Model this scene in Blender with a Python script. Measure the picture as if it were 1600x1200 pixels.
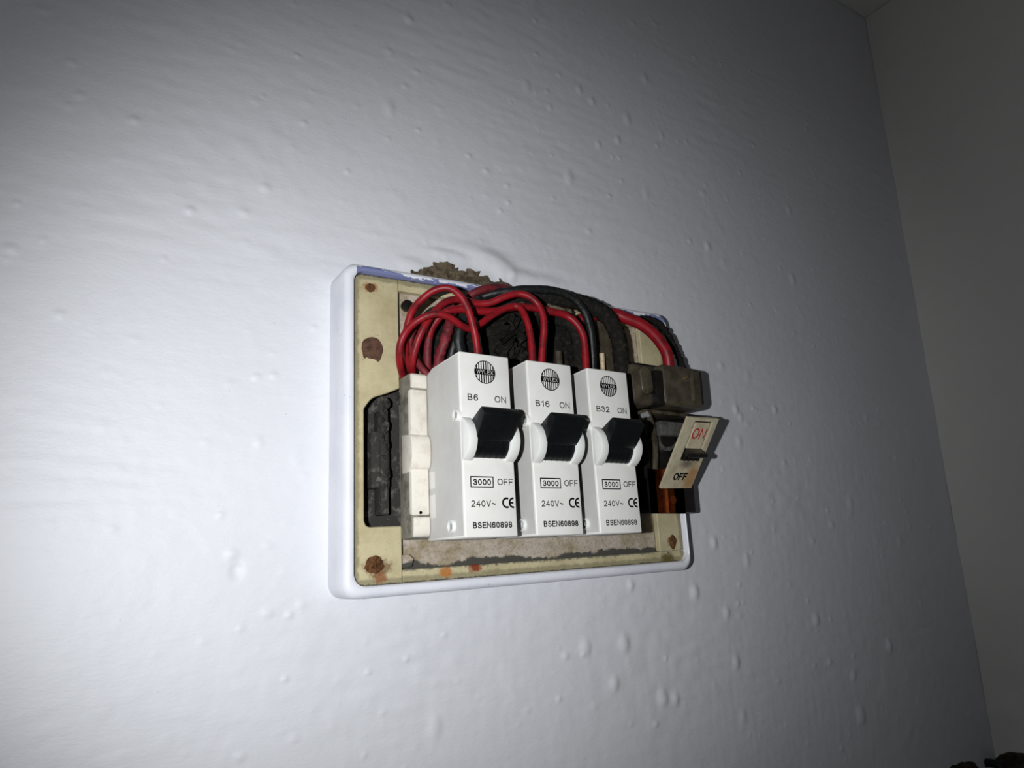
import bpy, bmesh, math, random
import numpy as np
from mathutils import Vector, Matrix

# ------------------------------------------------------------------ camera, light, world, exposure
S = bpy.context.scene
COL = S.collection
for o in list(bpy.data.objects):
    bpy.data.objects.remove(o)

YAW, PITCH, ROLL = 0.54534, 0.23964, -0.02752
CAM = Vector((-0.17709, -0.30821, -0.07501))
FPX = 1074.8
_f = Vector((math.sin(YAW)*math.cos(PITCH), math.cos(YAW)*math.cos(PITCH), math.sin(PITCH)))
_r = Vector((math.cos(YAW), -math.sin(YAW), 0))
_u = _r.cross(_f)
RIGHT = math.cos(ROLL)*_r + math.sin(ROLL)*_u
UP = -math.sin(ROLL)*_r + math.cos(ROLL)*_u
FWD = _f
cd = bpy.data.cameras.new('camera')
cd.sensor_width = 36.0
cd.lens = FPX*36.0/1600.0
cd.clip_start = 0.01
cam = bpy.data.objects.new('camera', cd)
COL.objects.link(cam)
M = Matrix((RIGHT, UP, -FWD)).transposed().to_4x4()
M.translation = CAM
cam.matrix_world = M
S.camera = cam

# the phone's flash, 5 cm to the left of the lens
def lamp(name, kind, energy):
    ld = bpy.data.lights.new(name, kind)
    ld.energy = energy
    ld.color = (0.965, 0.985, 1.0)
    ld.shadow_soft_size = 0.0022
    o = bpy.data.objects.new(name, ld)
    COL.objects.link(o)
    o.location = (-0.225, -0.310, -0.075)
    return o
flash = lamp('flash', 'SPOT', 4.25)                 # the beam of its reflector
flash.data.spot_size = math.radians(80)
flash.data.spot_blend = 1.0
aim = Vector((-0.04, 0, -0.02)) - flash.location
flash.rotation_euler = aim.to_track_quat('-Z', 'Y').to_euler()
lamp('flash_spill', 'POINT', 0.70)                 # what leaves it sideways

W = bpy.data.worlds.new('dim_room'); S.world = W
W.use_nodes = True
W.node_tree.nodes['Background'].inputs[0].default_value = (0.9, 0.93, 1, 1)
W.node_tree.nodes['Background'].inputs[1].default_value = 0.012

S.view_settings.view_transform = 'Standard'
S.view_settings.look = 'None'
S.view_settings.gamma = 1
S.view_settings.use_curve_mapping = False
S.view_settings.exposure = 0.0

rng = np.random.default_rng(7)
random.seed(11)

# ------------------------------------------------------------------ helpers
def at(px, py, y):
    """point of the plane Y=y that the photograph shows at this pixel"""
    d = FWD + RIGHT*((px-800)/FPX) - UP*((py-600)/FPX)
    return CAM + d*((y-CAM.y)/d.y)

def srgb(r, g, b):
    c = lambda v: (v/255/12.92) if v/255 <= .04045 else ((v/255+.055)/1.055)**2.4
    return (c(r), c(g), c(b), 1)

class NT:
    def __init__(s, m):
        s.m = m; s.t = m.node_tree; s.n = s.t.nodes; s.l = s.t.links
        s.b = s.n['Principled BSDF']
        s.co = s.n.new('ShaderNodeTexCoord').outputs['Object']
    def noise(s, scale, detail=4, rough=.6, vec=None, dist=0):
        n = s.n.new('ShaderNodeTexNoise')
        n.inputs['Scale'].default_value = scale; n.inputs['Detail'].default_value = detail
        n.inputs['Roughness'].default_value = rough; n.inputs['Distortion'].default_value = dist
        s.l.new(vec or s.co, n.inputs['Vector']); return n.outputs['Fac']
    def ramp(s, fac, a, b, lo=(0,0,0,1), hi=(1,1,1,1)):
        r = s.n.new('ShaderNodeValToRGB')
        r.color_ramp.elements[0].position = a; r.color_ramp.elements[1].position = b
        r.color_ramp.elements[0].color = lo; r.color_ramp.elements[1].color = hi
        s.l.new(fac, r.inputs[0]); return r.outputs[0]
    def mix(s, fac, a, b):
        m = s.n.new('ShaderNodeMix'); m.data_type = 'RGBA'
        for i, v in ((0, fac), (6, a), (7, b)):
            if hasattr(v, 'links') or isinstance(v, bpy.types.NodeSocket): s.l.new(v, m.inputs[i])
            else: m.inputs[i].default_value = v
        return m.outputs[2]
    def math(s, op, a, b=0.0, c=None):
        m = s.n.new('ShaderNodeMath'); m.operation = op
        for i, v in enumerate((a, b) if c is None else (a, b, c)):
            if isinstance(v, bpy.types.NodeSocket): s.l.new(v, m.inputs[i])
            else: m.inputs[i].default_value = v
        return m.outputs[0]
    def sep(s):
        x = s.n.new('ShaderNodeSeparateXYZ'); s.l.new(s.co, x.inputs[0]); return x.outputs
    def vec(s, sx, sy, sz):
        m = s.n.new('ShaderNodeMapping'); m.inputs['Scale'].default_value = (sx, sy, sz)
        s.l.new(s.co, m.inputs[0]); return m.outputs[0]
    def col(s, v):
        if isinstance(v, bpy.types.NodeSocket): s.l.new(v, s.b.inputs['Base Color'])
        else: s.b.inputs['Base Color'].default_value = v
    def bump(s, h, strength, dist):
        b = s.n.new('ShaderNodeBump'); b.inputs['Strength'].default_value = strength
        b.inputs['Distance'].default_value = dist
        s.l.new(h, b.inputs['Height']); s.l.new(b.outputs[0], s.b.inputs['Normal'])

def mat(name, c, rough=.5, spec=.5, metal=0, var=None, vscale=200, bump=0, bscale=400, lo=.4, hi=.65, coat=0):
    m = bpy.data.materials.new(name); m.use_nodes = True
    t = NT(m)
    t.b.inputs['Roughness'].default_value = rough
    t.b.inputs['Specular IOR Level'].default_value = spec
    t.b.inputs['Metallic'].default_value = metal
    t.b.inputs['Coat Weight'].default_value = coat
    base = c
    n = t.noise(vscale, 5, .65)
    if var is None:
        var = tuple(x*.93 for x in c[:3]) + (1,)
    t.col(t.mix(t.ramp(n, lo, hi), c, var))
    if bump:
        t.bump(t.noise(bscale, 4, .6), .6, bump)
    return m

MT = {}
def wall_mat(name, c, streak=True):
    m = bpy.data.materials.new(name); m.use_nodes = True; t = NT(m)
    t.b.inputs['Roughness'].default_value = .52
    t.b.inputs['Specular IOR Level'].default_value = .42
    n1 = t.ramp(t.noise(9, 3, .5), .4, .65)
    col = t.mix(n1, c, tuple(x*.965 for x in c[:3])+(1,))
    sp = t.ramp(t.noise(330, 2, .5), .76, .80)            # tiny grey specks of dirt in the paint
    col = t.mix(t.math('MULTIPLY', sp, .35), col, srgb(150, 148, 142))
    t.col(col)
    a = t.noise(620, 4, .65, t.vec(.6, 1, 1.2))
    b = t.noise(150, 5, .6, t.vec(.4, 1, 1.1))
    t.bump(t.math('ADD', t.math('MULTIPLY', a, .6), b), .5, .0005)
    return m
MT['wall'] = wall_mat('white_wall_paint', srgb(226, 227, 232))
MT['wall2'] = wall_mat('side_wall_paint', srgb(228, 226, 222))
MT['casing'] = mat('white_thermoplastic', srgb(233, 232, 228), .42, .45, var=srgb(226, 224, 218), vscale=60)
MT['collar'] = mat('glossy_white_plastic', srgb(230, 230, 227), .34, .45, var=srgb(224,224,220), vscale=80)
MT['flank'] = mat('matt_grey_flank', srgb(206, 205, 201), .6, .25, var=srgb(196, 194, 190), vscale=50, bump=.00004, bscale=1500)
MT['toggle'] = mat('black_toggle_plastic', srgb(9, 12, 14), .38, .35, var=srgb(15, 18, 19), vscale=500, bump=.00006, bscale=900)
MT['ink'] = mat('black_print', srgb(8, 8, 9), .8, .05)
MT['white_ink'] = mat('white_print', srgb(215, 215, 213), .5, .3)
MT['red_ink'] = mat('red_print', srgb(190, 28, 36), .5, .3)
MT['steel'] = mat('screw_steel', srgb(176, 178, 180), .3, .6, .35, bump=.0001, bscale=900)
MT['base'] = mat('cream_base_plastic', srgb(226, 220, 208), .45, .4, var=srgb(205, 196, 184), vscale=160, lo=.5, hi=.72)
MT['base_shade_dirt'] = mat('dirty_shaded_base_side', srgb(140, 136, 126), .65, .25, var=srgb(92, 87, 79), vscale=150, lo=.42, hi=.66, bump=.0001)  # cream base side: shadow and dirt both put into this grey
MT['red'] = mat('red_wire_pvc', srgb(142, 19, 29), .45, .35, var=srgb(78, 18, 23), vscale=180, lo=.45, hi=.72, bump=.0001, bscale=700)
MT['red_dusty'] = mat('dusty_red_wire_pvc', srgb(122, 36, 44), .55, .3, var=srgb(66, 32, 33), vscale=260, lo=.4, hi=.7, bump=.0002, bscale=900)
MT['blackwire'] = mat('black_cable_rubber', srgb(20, 23, 24), .45, .4, var=srgb(44, 43, 38), vscale=320, lo=.5, hi=.72, bump=.0003, bscale=800)
MT['fuzz'] = mat('grey_black_fluff', srgb(30, 29, 27), .95, .1, var=srgb(58, 54, 47), vscale=420, lo=.5, hi=.75, bump=.0007, bscale=800)
MT['bakelite'] = mat('black_bakelite', srgb(22, 19, 17), .35, .45, var=srgb(38, 33, 28), vscale=220, lo=.5, hi=.75, bump=.0001)
MT['bakelite_brown'] = mat('dusty_brown_bakelite', srgb(84, 76, 62), .38, .45, var=srgb(48, 42, 33), vscale=150, lo=.4, hi=.7, bump=.0002)
MT['copper'] = mat('copper_strip', srgb(170, 82, 34), .3, .5, .85, var=srgb(95, 48, 26), vscale=200, lo=.4, hi=.7)
MT['brass'] = mat('brass_terminal', srgb(190, 165, 110), .3, .5, .9, var=srgb(110, 80, 50), vscale=300, lo=.45, hi=.7)
MT['bright_brass'] = mat('worn_brass', srgb(232, 214, 178), .35, .5, .3, var=srgb(150, 110, 70), vscale=300, lo=.5, hi=.7)
MT['rust'] = mat('rusty_iron', srgb(112, 74, 44), .85, .15, var=srgb(60, 44, 31), vscale=700, lo=.4, hi=.65, bump=.0006, bscale=900)
MT['mortar'] = mat('brown_mortar', srgb(112, 100, 82), .95, .1, var=srgb(58, 50, 40), vscale=260, lo=.42, hi=.66, bump=.0015, bscale=420)
MT['hole'] = mat('dark_rubble', srgb(78, 72, 62), .95, .1, var=srgb(34, 32, 26), vscale=160, lo=.42, hi=.66, bump=.002, bscale=260)
MT['knob'] = mat('grey_knob', srgb(92, 92, 86), .5, .4, var=srgb(60,60,56), vscale=300)
MT['backdark'] = mat('dusty_dark_recess', srgb(60, 58, 55), .9, .1, var=srgb(128, 124, 116), vscale=230, lo=.55, hi=.76, bump=.0012, bscale=500)

def mk_frame_mat():
    m = bpy.data.materials.new('painted_white_frame'); m.use_nodes = True; t = NT(m)
    t.b.inputs['Roughness'].default_value = .4
    x, y, z = t.sep()
    n = t.noise(70, 5, .7, t.vec(.5, 1, 1))
    # unpainted blue-grey underside of the paint along the top lip
    top = t.math('GREATER_THAN', z, .0690)
    front = t.math('LESS_THAN', y, -.0150)
    lim = t.math('ADD', t.math('MULTIPLY', t.math('SUBTRACT', n, .5), .018), .0731)
    low = t.math('LESS_THAN', z, lim)
    mk = t.math('MULTIPLY', t.math('MULTIPLY', top, front), low)
    lf = t.math('GREATER_THAN', x, -.0935)
    mk = t.math('MULTIPLY', mk, lf)
    base = t.mix(t.ramp(t.noise(40, 3, .5), .45, .65), srgb(232, 233, 240), srgb(222, 224, 233))
    spk = t.ramp(t.noise(500, 2, .5), .70, .74)
    base = t.mix(t.math('MULTIPLY', spk, .4), base, srgb(150, 150, 158))
    t.col(t.mix(mk, base, srgb(122, 128, 170)))
    t.bump(t.noise(160, 3, .5), .4, .0004)
    return m
MT['frame'] = mk_frame_mat()

def mk_cream_mat():
    m = bpy.data.materials.new('aged_cream_plate'); m.use_nodes = True; t = NT(m)
    t.b.inputs['Roughness'].default_value = .55
    t.b.inputs['Specular IOR Level'].default_value = .3
    x, y, z = t.sep()
    n = t.noise(60, 5, .65)
    base = t.mix(t.ramp(n, .4, .68), srgb(199, 188, 152), srgb(176, 164, 128))
    # grime band along the rim of the opening, where the frame used to press
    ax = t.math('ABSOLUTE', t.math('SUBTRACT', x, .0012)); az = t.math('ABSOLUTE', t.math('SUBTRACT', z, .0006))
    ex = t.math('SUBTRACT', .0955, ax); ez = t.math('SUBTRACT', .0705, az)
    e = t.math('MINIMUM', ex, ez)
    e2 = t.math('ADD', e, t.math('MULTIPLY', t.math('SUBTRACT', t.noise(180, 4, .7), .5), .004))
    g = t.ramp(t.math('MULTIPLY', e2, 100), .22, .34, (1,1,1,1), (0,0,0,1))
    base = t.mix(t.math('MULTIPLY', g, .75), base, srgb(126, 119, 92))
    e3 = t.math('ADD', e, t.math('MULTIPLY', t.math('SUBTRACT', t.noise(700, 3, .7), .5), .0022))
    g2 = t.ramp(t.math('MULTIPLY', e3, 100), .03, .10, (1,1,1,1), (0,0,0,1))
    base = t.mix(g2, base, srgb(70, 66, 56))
    sp = t.ramp(t.noise(900, 2, .5), .69, .73)
    base = t.mix(t.math('MULTIPLY', sp, .6), base, srgb(84, 78, 60))
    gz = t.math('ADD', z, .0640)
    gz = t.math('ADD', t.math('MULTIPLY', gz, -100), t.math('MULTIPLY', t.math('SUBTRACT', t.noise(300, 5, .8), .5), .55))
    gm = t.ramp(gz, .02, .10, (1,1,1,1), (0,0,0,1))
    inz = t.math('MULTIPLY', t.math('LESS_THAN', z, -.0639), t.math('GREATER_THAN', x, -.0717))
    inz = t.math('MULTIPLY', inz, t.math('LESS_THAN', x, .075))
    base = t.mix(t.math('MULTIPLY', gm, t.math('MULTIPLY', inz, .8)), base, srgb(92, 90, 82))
    # rust runs on the lower strip and at the corner screws
    def spot(cx, cz, r, c, amt):
        nonlocal base
        dx = t.math('SUBTRACT', x, cx); dz = t.math('SUBTRACT', z, cz)
        d = t.math('SQRT', t.math('ADD', t.math('MULTIPLY', dx, dx), t.math('MULTIPLY', t.math('MULTIPLY', dz, dz), 2.2)))
        d = t.math('ADD', d, t.math('MULTIPLY', t.math('SUBTRACT', t.noise(330, 4, .8), .5), r*1.7))
        k = t.ramp(t.math('DIVIDE', d, r), .55, .95, (1,1,1,1), (0,0,0,1))
        base = t.mix(t.math('MULTIPLY', k, amt), base, c)
    spot(-.0507, -.0663, .0040, srgb(176, 108, 40), .85)
    spot(-.0359, -.0650, .0045, srgb(128, 52, 22), .95)
    spot(-.0831, -.0620, .0080, srgb(112, 88, 58), .8)
    spot(-.0820, -.0668, .0040, srgb(130, 74, 36), .8)
    spot(-.0858, .0646, .0050, srgb(150, 100, 54), .8)
    spot(.0888, -.0592, .0050, srgb(110, 52, 30), .85)
    spot(.0840, -.0680, .0060, srgb(92, 84, 40), .9)
    t.col(base)
    t.bump(t.noise(420, 4, .6), .4, .0003)
    return m
MT['cream'] = mk_cream_mat()

def mk_board_mat():
    m = bpy.data.materials.new('pinkish_backboard'); m.use_nodes = True; t = NT(m)
    t.b.inputs['Roughness'].default_value = .75
    t.b.inputs['Specular IOR Level'].default_value = .2
    x, y, z = t.sep()
    base = t.mix(t.ramp(t.noise(120, 5, .65), .42, .66), srgb(188, 176, 163), srgb(150, 136, 108))
    base = t.mix(t.math('MULTIPLY', t.ramp(t.noise(700, 3, .7), .5, .68), .5), base, srgb(110, 98, 78))
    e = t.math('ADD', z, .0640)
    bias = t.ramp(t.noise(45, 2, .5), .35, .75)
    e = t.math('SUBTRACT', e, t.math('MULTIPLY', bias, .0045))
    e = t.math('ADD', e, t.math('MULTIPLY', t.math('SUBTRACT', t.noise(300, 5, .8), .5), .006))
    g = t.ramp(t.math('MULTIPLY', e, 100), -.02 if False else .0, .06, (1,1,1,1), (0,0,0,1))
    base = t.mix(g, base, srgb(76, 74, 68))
    t.col(base)
    t.bump(t.noise(500, 4, .6), .5, .0004)
    return m
MT['board'] = mk_board_mat()

def mk_label_mat():
    m = bpy.data.materials.new('aged_cream_label'); m.use_nodes = True; t = NT(m)
    t.b.inputs['Roughness'].default_value = .45
    x, y, z = t.sep()
    base = t.mix(t.ramp(t.noise(150, 4, .6), .4, .68), srgb(206, 196, 168), srgb(180, 166, 138))
    dx = t.math('SUBTRACT', x, .019); dz = t.math('SUBTRACT', z, -.036)
    d = t.math('SQRT', t.math('ADD', t.math('MULTIPLY', dx, dx), t.math('MULTIPLY', t.math('MULTIPLY', dz, dz), .35)))
    d = t.math('ADD', d, t.math('MULTIPLY', t.math('SUBTRACT', t.noise(260, 4, .8), .5), .006))
    k = t.ramp(t.math('MULTIPLY', d, 100), .25, .65, (1,1,1,1), (0,0,0,1))
    base = t.mix(t.math('MULTIPLY', k, .75), base, srgb(172, 122, 62))
    # sooty rubbing under the toggle
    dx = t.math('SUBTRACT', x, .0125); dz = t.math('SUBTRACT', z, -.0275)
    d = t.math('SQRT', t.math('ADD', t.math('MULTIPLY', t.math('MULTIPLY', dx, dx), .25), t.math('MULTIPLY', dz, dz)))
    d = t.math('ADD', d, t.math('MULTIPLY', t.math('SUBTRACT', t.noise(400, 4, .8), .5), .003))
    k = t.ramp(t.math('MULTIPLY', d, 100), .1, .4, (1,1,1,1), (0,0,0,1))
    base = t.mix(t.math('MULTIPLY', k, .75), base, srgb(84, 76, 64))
    t.col(base); return m
MT['label'] = mk_label_mat()

def link(name, me, m=None, parent=None, world=True, smooth=None):
    """one mesh object; with world=True its vertices are in world space and are moved into the parent's space"""
    o = bpy.data.objects.new(name, me); COL.objects.link(o)
    if m: me.materials.append(MT[m] if isinstance(m, str) else m)
    if smooth is not None:
        me.polygons.foreach_set('use_smooth', [True]*len(me.polygons))
        if smooth < 180:
            try: me.set_sharp_from_angle(angle=math.radians(smooth))
            except Exception: pass
    if parent:
        o.parent = parent
        if world:
            me.transform(WM[parent.name].inverted())
        WM[o.name] = WM[parent.name]
    else:
        WM[o.name] = Matrix.Identity(4)
    return o
WM = {}
def me_from(bm, name='m'):
    bmesh.ops.recalc_face_normals(bm, faces=bm.faces)
    me = bpy.data.meshes.new(name); bm.to_mesh(me); bm.free(); return me

def tag(o, label=None, cat=None, group=None, kind=None):
    if label: o['label'] = label
    if cat: o['category'] = cat
    if group: o['group'] = group
    if kind: o['kind'] = kind
    return o
def empty(name, mtx):
    o = bpy.data.objects.new(name, None); COL.objects.link(o)
    o.empty_display_size = .01
    o.matrix_world = mtx; WM[o.name] = mtx.copy(); return o

def box_bm(lo, hi, bev=0, seg=2, bm=None):
    b = bmesh.new()
    r = bmesh.ops.create_cube(b, size=1)
    for v in b.verts:
        v.co = Vector([lo[i] + (v.co[i]+.5)*(hi[i]-lo[i]) for i in range(3)])
    if bev:
        bmesh.ops.bevel(b, geom=list(b.edges), offset=bev, segments=seg, profile=.5, affect='EDGES')
    if bm is None: return b
    me = bpy.data.meshes.new('t'); b.to_mesh(me); b.free(); bm.from_mesh(me); bpy.data.meshes.remove(me)
    return bm

def prism_bm(poly, axis, a, b_, bev=0, seg=2, bm=None):
    """extrude a 2D polygon along axis from a to b_; axis 0: poly is (y,z), axis 1: poly is (x,z)"""
    b = bmesh.new()
    def P(p, t): return (t, p[0], p[1]) if axis == 0 else (p[0], t, p[1])
    v0 = [b.verts.new(P(p, a)) for p in poly]; v1 = [b.verts.new(P(p, b_)) for p in poly]
    n = len(poly)
    b.faces.new(v0); b.faces.new(v1[::-1])
    for i in range(n): b.faces.new((v0[i], v1[i], v1[(i+1) % n], v0[(i+1) % n]))
    bmesh.ops.recalc_face_normals(b, faces=b.faces)
    if bev:
        es = [e for e in b.edges if len(e.link_faces) == 2 and e.calc_face_angle(0) > .5]
        bmesh.ops.bevel(b, geom=es, offset=bev, segments=seg, profile=.5, affect='EDGES')
    if bm is None: return b
    me = bpy.data.meshes.new('t'); b.to_mesh(me); b.free(); bm.from_mesh(me); bpy.data.meshes.remove(me)
    return bm

def cyl_bm(c, axis, r, h, n=24, r2=None, bm=None):
    """cylinder whose ends are at c and c+axis*h"""
    b = bm if bm is not None else bmesh.new()
    ax = Vector(axis).normalized(); t = ax.orthogonal().normalized(); s = ax.cross(t)
    c = Vector(c); r2 = r if r2 is None else r2
    A = [b.verts.new(c + (t*math.cos(2*math.pi*i/n)+s*math.sin(2*math.pi*i/n))*r) for i in range(n)]
    B = [b.verts.new(c + ax*h + (t*math.cos(2*math.pi*i/n)+s*math.sin(2*math.pi*i/n))*r2) for i in range(n)]
    b.faces.new(A); b.faces.new(B[::-1])
    for i in range(n): b.faces.new((A[i], B[i], B[(i+1) % n], A[(i+1) % n]))
    return b

def catmull(pts, n=8):
    P = [pts[0]*2-pts[1]] + list(pts) + [pts[-1]*2-pts[-2]]
    out = []
    for i in range(1, len(P)-2):
        p0, p1, p2, p3 = P[i-1:i+3]
        for k in range(n):
            t = k/n
            out.append(.5*((2*p1)+(-p0+p2)*t+(2*p0-5*p1+4*p2-p3)*t*t+(-p0+3*p1-3*p2+p3)*t**3))
    out.append(pts[-1].copy())
    return out

def tube_me(pts, r, sides=14, n=8, rough=0.0, seed=0):
    path = catmull([Vector(p) for p in pts], n)
    R = random.Random(seed)
    bm = bmesh.new(); prev = None; nrm = None; rings = []
    for i, p in enumerate(path):
        t = (path[min(i+1, len(path)-1)] - path[max(i-1, 0)]).normalized()
        if nrm is None: nrm = t.orthogonal().normalized()
        nrm = (nrm - t*nrm.dot(t)).normalized(); bn = t.cross(nrm)
        ring = []
        for k in range(sides):
            a = 2*math.pi*k/sides
            rr = r*(1 + rough*(R.random()-.45))
            ring.append(bm.verts.new(p + (nrm*math.cos(a)+bn*math.sin(a))*rr))
        rings.append(ring)
    for a, b in zip(rings, rings[1:]):
        for k in range(sides):
            bm.faces.new((a[k], a[(k+1) % sides], b[(k+1) % sides], b[k]))
    bm.faces.new(rings[0]); bm.faces.new(rings[-1][::-1])
    return me_from(bm)

def _arc(cx, cy, rx, ry, a0, a1, n=14):
    return [(cx+rx*math.cos(math.radians(a0+(a1-a0)*k/n)), cy+ry*math.sin(math.radians(a0+(a1-a0)*k/n))) for k in range(n+1)]
GLYPH = {   # plain grotesque capitals as strokes: (advance, [polylines]) in a unit-high box
 'B': (.66, [[(.62*0,0),(0,1),(.34,1)]+_arc(.34,.76,.22,.24,90,-90)+[(0,.52)], [(0,.52),(.36,.52)]+_arc(.36,.26,.25,.26,90,-90)+[(0,0)]]),
 'O': (.80, [_arc(.40,.5,.40,.5,0,360,32)]),
 'N': (.70, [[(0,0),(0,1),(.68,0),(.68,1)]]),
 'F': (.60, [[(0,0),(0,1),(.58,1)], [(0,.5),(.50,.5)]]),
 'E': (.62, [[(.62,0),(0,0),(0,1),(.60,1)], [(0,.52),(.55,.52)]]),
 'S': (.64, [_arc(.31,.755,.27,.245,15,255,16)+[(.40,.49)]+_arc(.31,.255,.31,.255,70,-165,16)]),
 'V': (.68, [[(0,1),(.34,0),(.68,1)]]),
 'W': (.98, [[(0,1),(.24,0),(.49,1),(.74,0),(.98,1)]]),
 'Y': (.68, [[(0,1),(.34,.45),(.34,0)], [(.68,1),(.34,.45)]]),
 'L': (.52, [[(0,1),(0,0),(.52,0)]]),
 'X': (.66, [[(0,0),(.66,1)], [(0,1),(.66,0)]]),
 '0': (.56, [_arc(.28,.5,.28,.5,0,360,28)]),
 '1': (.36, [[(0,.76),(.16,.86),(.26,1),(.26,0)]]),
 '2': (.56, [_arc(.27,.72,.26,.28,170,-20,14)+[(.40,.45),(.10,.18),(0,0),(.56,0)]]),
 '3': (.56, [_arc(.26,.76,.24,.24,165,-80,14)+[(.20,.52)], [(.20,.52)]+_arc(.27,.27,.28,.27,80,-168,16)]),
 '4': (.58, [[(.44,0),(.44,1),(0,.30),(.58,.30)]]),
 '6': (.56, [_arc(.30,.66,.28,.34,30,180,12)+[(.0,.40)], _arc(.28,.31,.28,.31,0,360,24)]),
 '8': (.56, [_arc(.28,.76,.24,.24,0,360,22), _arc(.28,.26,.28,.26,0,360,24)]),
 '9': (.56, [_arc(.28,.69,.28,.31,0,360,24), [(.56,.62)]+_arc(.26,.34,.28,.34,0,-150,12)]),
 '~': (.56, [_arc(.15,.42,.15,.12,180,20,10)+_arc(.41,.46,.15,.12,200,360,10)]),
}
def text_me(s, x0, x1, z0, z1, y, bold=0.0, shear=0.0):
    """flat lettering fitted exactly to the box x0..x1, z0..z1 in the XZ plane at y, readable from -Y; bold = stroke width / height"""
    w = bold; gap = .19; lines = []; cx = 0
    for ch in s:
        adv, pl = GLYPH[ch]
        for p in pl: lines.append([(cx+q[0], q[1]) for q in p])
        cx += adv+gap+w*.6
    W = cx-gap-w*.6
    sz = (z1-z0)/(1+w); sx = (x1-x0)/(W+w)
    bm = bmesh.new()
    hw = w*sz/2
    k = -1
    for ln in lines:
        k += 1
        P = [Vector((x0+hw*0+(q[0]+w/2)*sx, z0+(q[1]+w/2)*sz)) for q in ln]
        Q = [P[0]]
        for p in P[1:]:
            if (p-Q[-1]).length > 1e-7: Q.append(p)
        P = Q; closed = (P[0]-P[-1]).length < 1e-6; n = len(P)
        A = []; B = []
        for i in range(n):
            if closed: d0 = (P[i]-P[i-1 if i else n-2]).normalized(); d1 = (P[(i+1) if i < n-1 else 1]-P[i]).normalized()
            else:
                d1 = (P[min(i+1, n-1)]-P[min(i+1, n-1)-1]).normalized(); d0 = (P[max(i, 1)]-P[max(i, 1)-1]).normalized()
            nn = Vector((-(d0+d1).y, (d0+d1).x))
            nn = nn.normalized() if nn.length > 1e-6 else Vector((-d0.y, d0.x))
            cs = max(.42, nn.dot(Vector((-d0.y, d0.x))))
            o = nn*(hw/cs); yy = y - k*2e-7
            e0 = Vector((0, 0))
            if not closed and i == 0: e0 = -d1*hw*.9
            if not closed and i == n-1: e0 = d0*hw*.9
            A.append(bm.verts.new((P[i].x+o.x+e0.x, yy, P[i].y+o.y+e0.y))); B.append(bm.verts.new((P[i].x-o.x+e0.x, yy, P[i].y-o.y+e0.y)))
        for i in range(n-1): bm.faces.new((A[i], A[i+1], B[i+1], B[i]))
    me = bpy.data.meshes.new('t'); bm.to_mesh(me); bm.free()
    return me

def lump_me(cx, cz, rx, rz, y0, h, n=22, rings=5, jag=.3, seed=0):
    """irregular low lump lying on the plane y=y0 and rising towards -Y"""
    R = random.Random(seed); bm = bmesh.new(); ph = [(R.uniform(0, 6.28), k, 1/k**.8) for k in (2, 3, 5, 7, 11, 15)]
    R1 = [1+jag*(.55*sum(w*math.sin(k*2*math.pi*i/n+p) for p, k, w in ph)+.25*(R.random()-.5)) for i in range(n)]
    c = bm.verts.new((cx, y0-h*(.6+.5*R.random()), cz)); prev = [c]*n
    for k in range(1, rings+1):
        f = k/rings; cur = []
        for i in range(n):
            a = 2*math.pi*i/n; q = f*(1+(R1[i]-1)*f)
            yy = y0 + .0003 if k == rings else y0 - h*(1-f*f)*(.5+R.random()*.9)
            cur.append(bm.verts.new((cx+rx*q*math.cos(a), yy, cz+rz*q*math.sin(a))))
        for i in range(n):
            j = (i+1) % n
            if k == 1: bm.faces.new((c, cur[i], cur[j]))
            else: bm.faces.new((prev[i], prev[j], cur[j], cur[i]))
        prev = cur
    return me_from(bm)

# ------------------------------------------------------------------ setting
XC, ZC = 0.432, 0.431          # corner with the right wall, ceiling height
def filt(nx, nz, dx, lx, lz, seed):
    r = np.random.default_rng(seed); w = r.standard_normal((nz, nx))
    fx = np.fft.fftfreq(nx, dx); fz = np.fft.fftfreq(nz, dx)
    g = np.exp(-2*(np.pi**2)*((fx[None, :]*lx)**2 + (fz[:, None]*lz)**2))
    h = np.fft.ifft2(np.fft.fft2(w)*g).real
    return h/h.std()
def grid_wall(name, us, vs, hfun, place, m):
    nu, nv = len(us), len(vs); U, V = np.meshgrid(us, vs)
    H = hfun(U, V); co = place(U, V, H).reshape(-1, 3)
    i = np.arange(nu*nv).reshape(nv, nu)
    f = np.stack([i[:-1, :-1], i[:-1, 1:], i[1:, 1:], i[1:, :-1]], -1).reshape(-1, 4)
    me = bpy.data.meshes.new(name)
    me.vertices.add(len(co)); me.vertices.foreach_set('co', co.ravel().astype(np.float32))
    me.loops.add(f.size); me.loops.foreach_set('vertex_index', f.ravel().astype(np.int32))
    me.polygons.add(len(f)); me.polygons.foreach_set('loop_start', (np.arange(len(f))*4).astype(np.int32))
    me.update(calc_edges=True); me.validate()
    o = link(name, me, m, smooth=180); o['kind'] = 'structure'
    return o
dx = .0010
ux = np.arange(-.28, XC-.0005, dx); uz = np.arange(-.27, ZC-.0005, dx)
NX, NZ = len(ux), len(uz)
Hs = (.00008*filt(NX, NZ, dx, .0060, .0015, 1)*(.55+.45*np.clip(filt(NX, NZ, dx, .04, .02, 11), -1, 2)) + .000035*filt(NX, NZ, dx, .0016, .0016, 2)
      + .00030*filt(NX, NZ, dx, .035, .028, 3) + .00006*filt(NX, NZ, dx, .0030, .0026, 9)*np.clip(filt(NX, NZ, dx, .03, .03, 10), 0, 2) + .00003*filt(NX, NZ, dx, .0012, .007, 4)*np.linspace(0, 1.5, NX)[None, :]*np.clip(np.linspace(1.3, -.6, NZ), 0, 1)[:, None])
GX, GZ = np.meshgrid(ux, uz)
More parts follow.
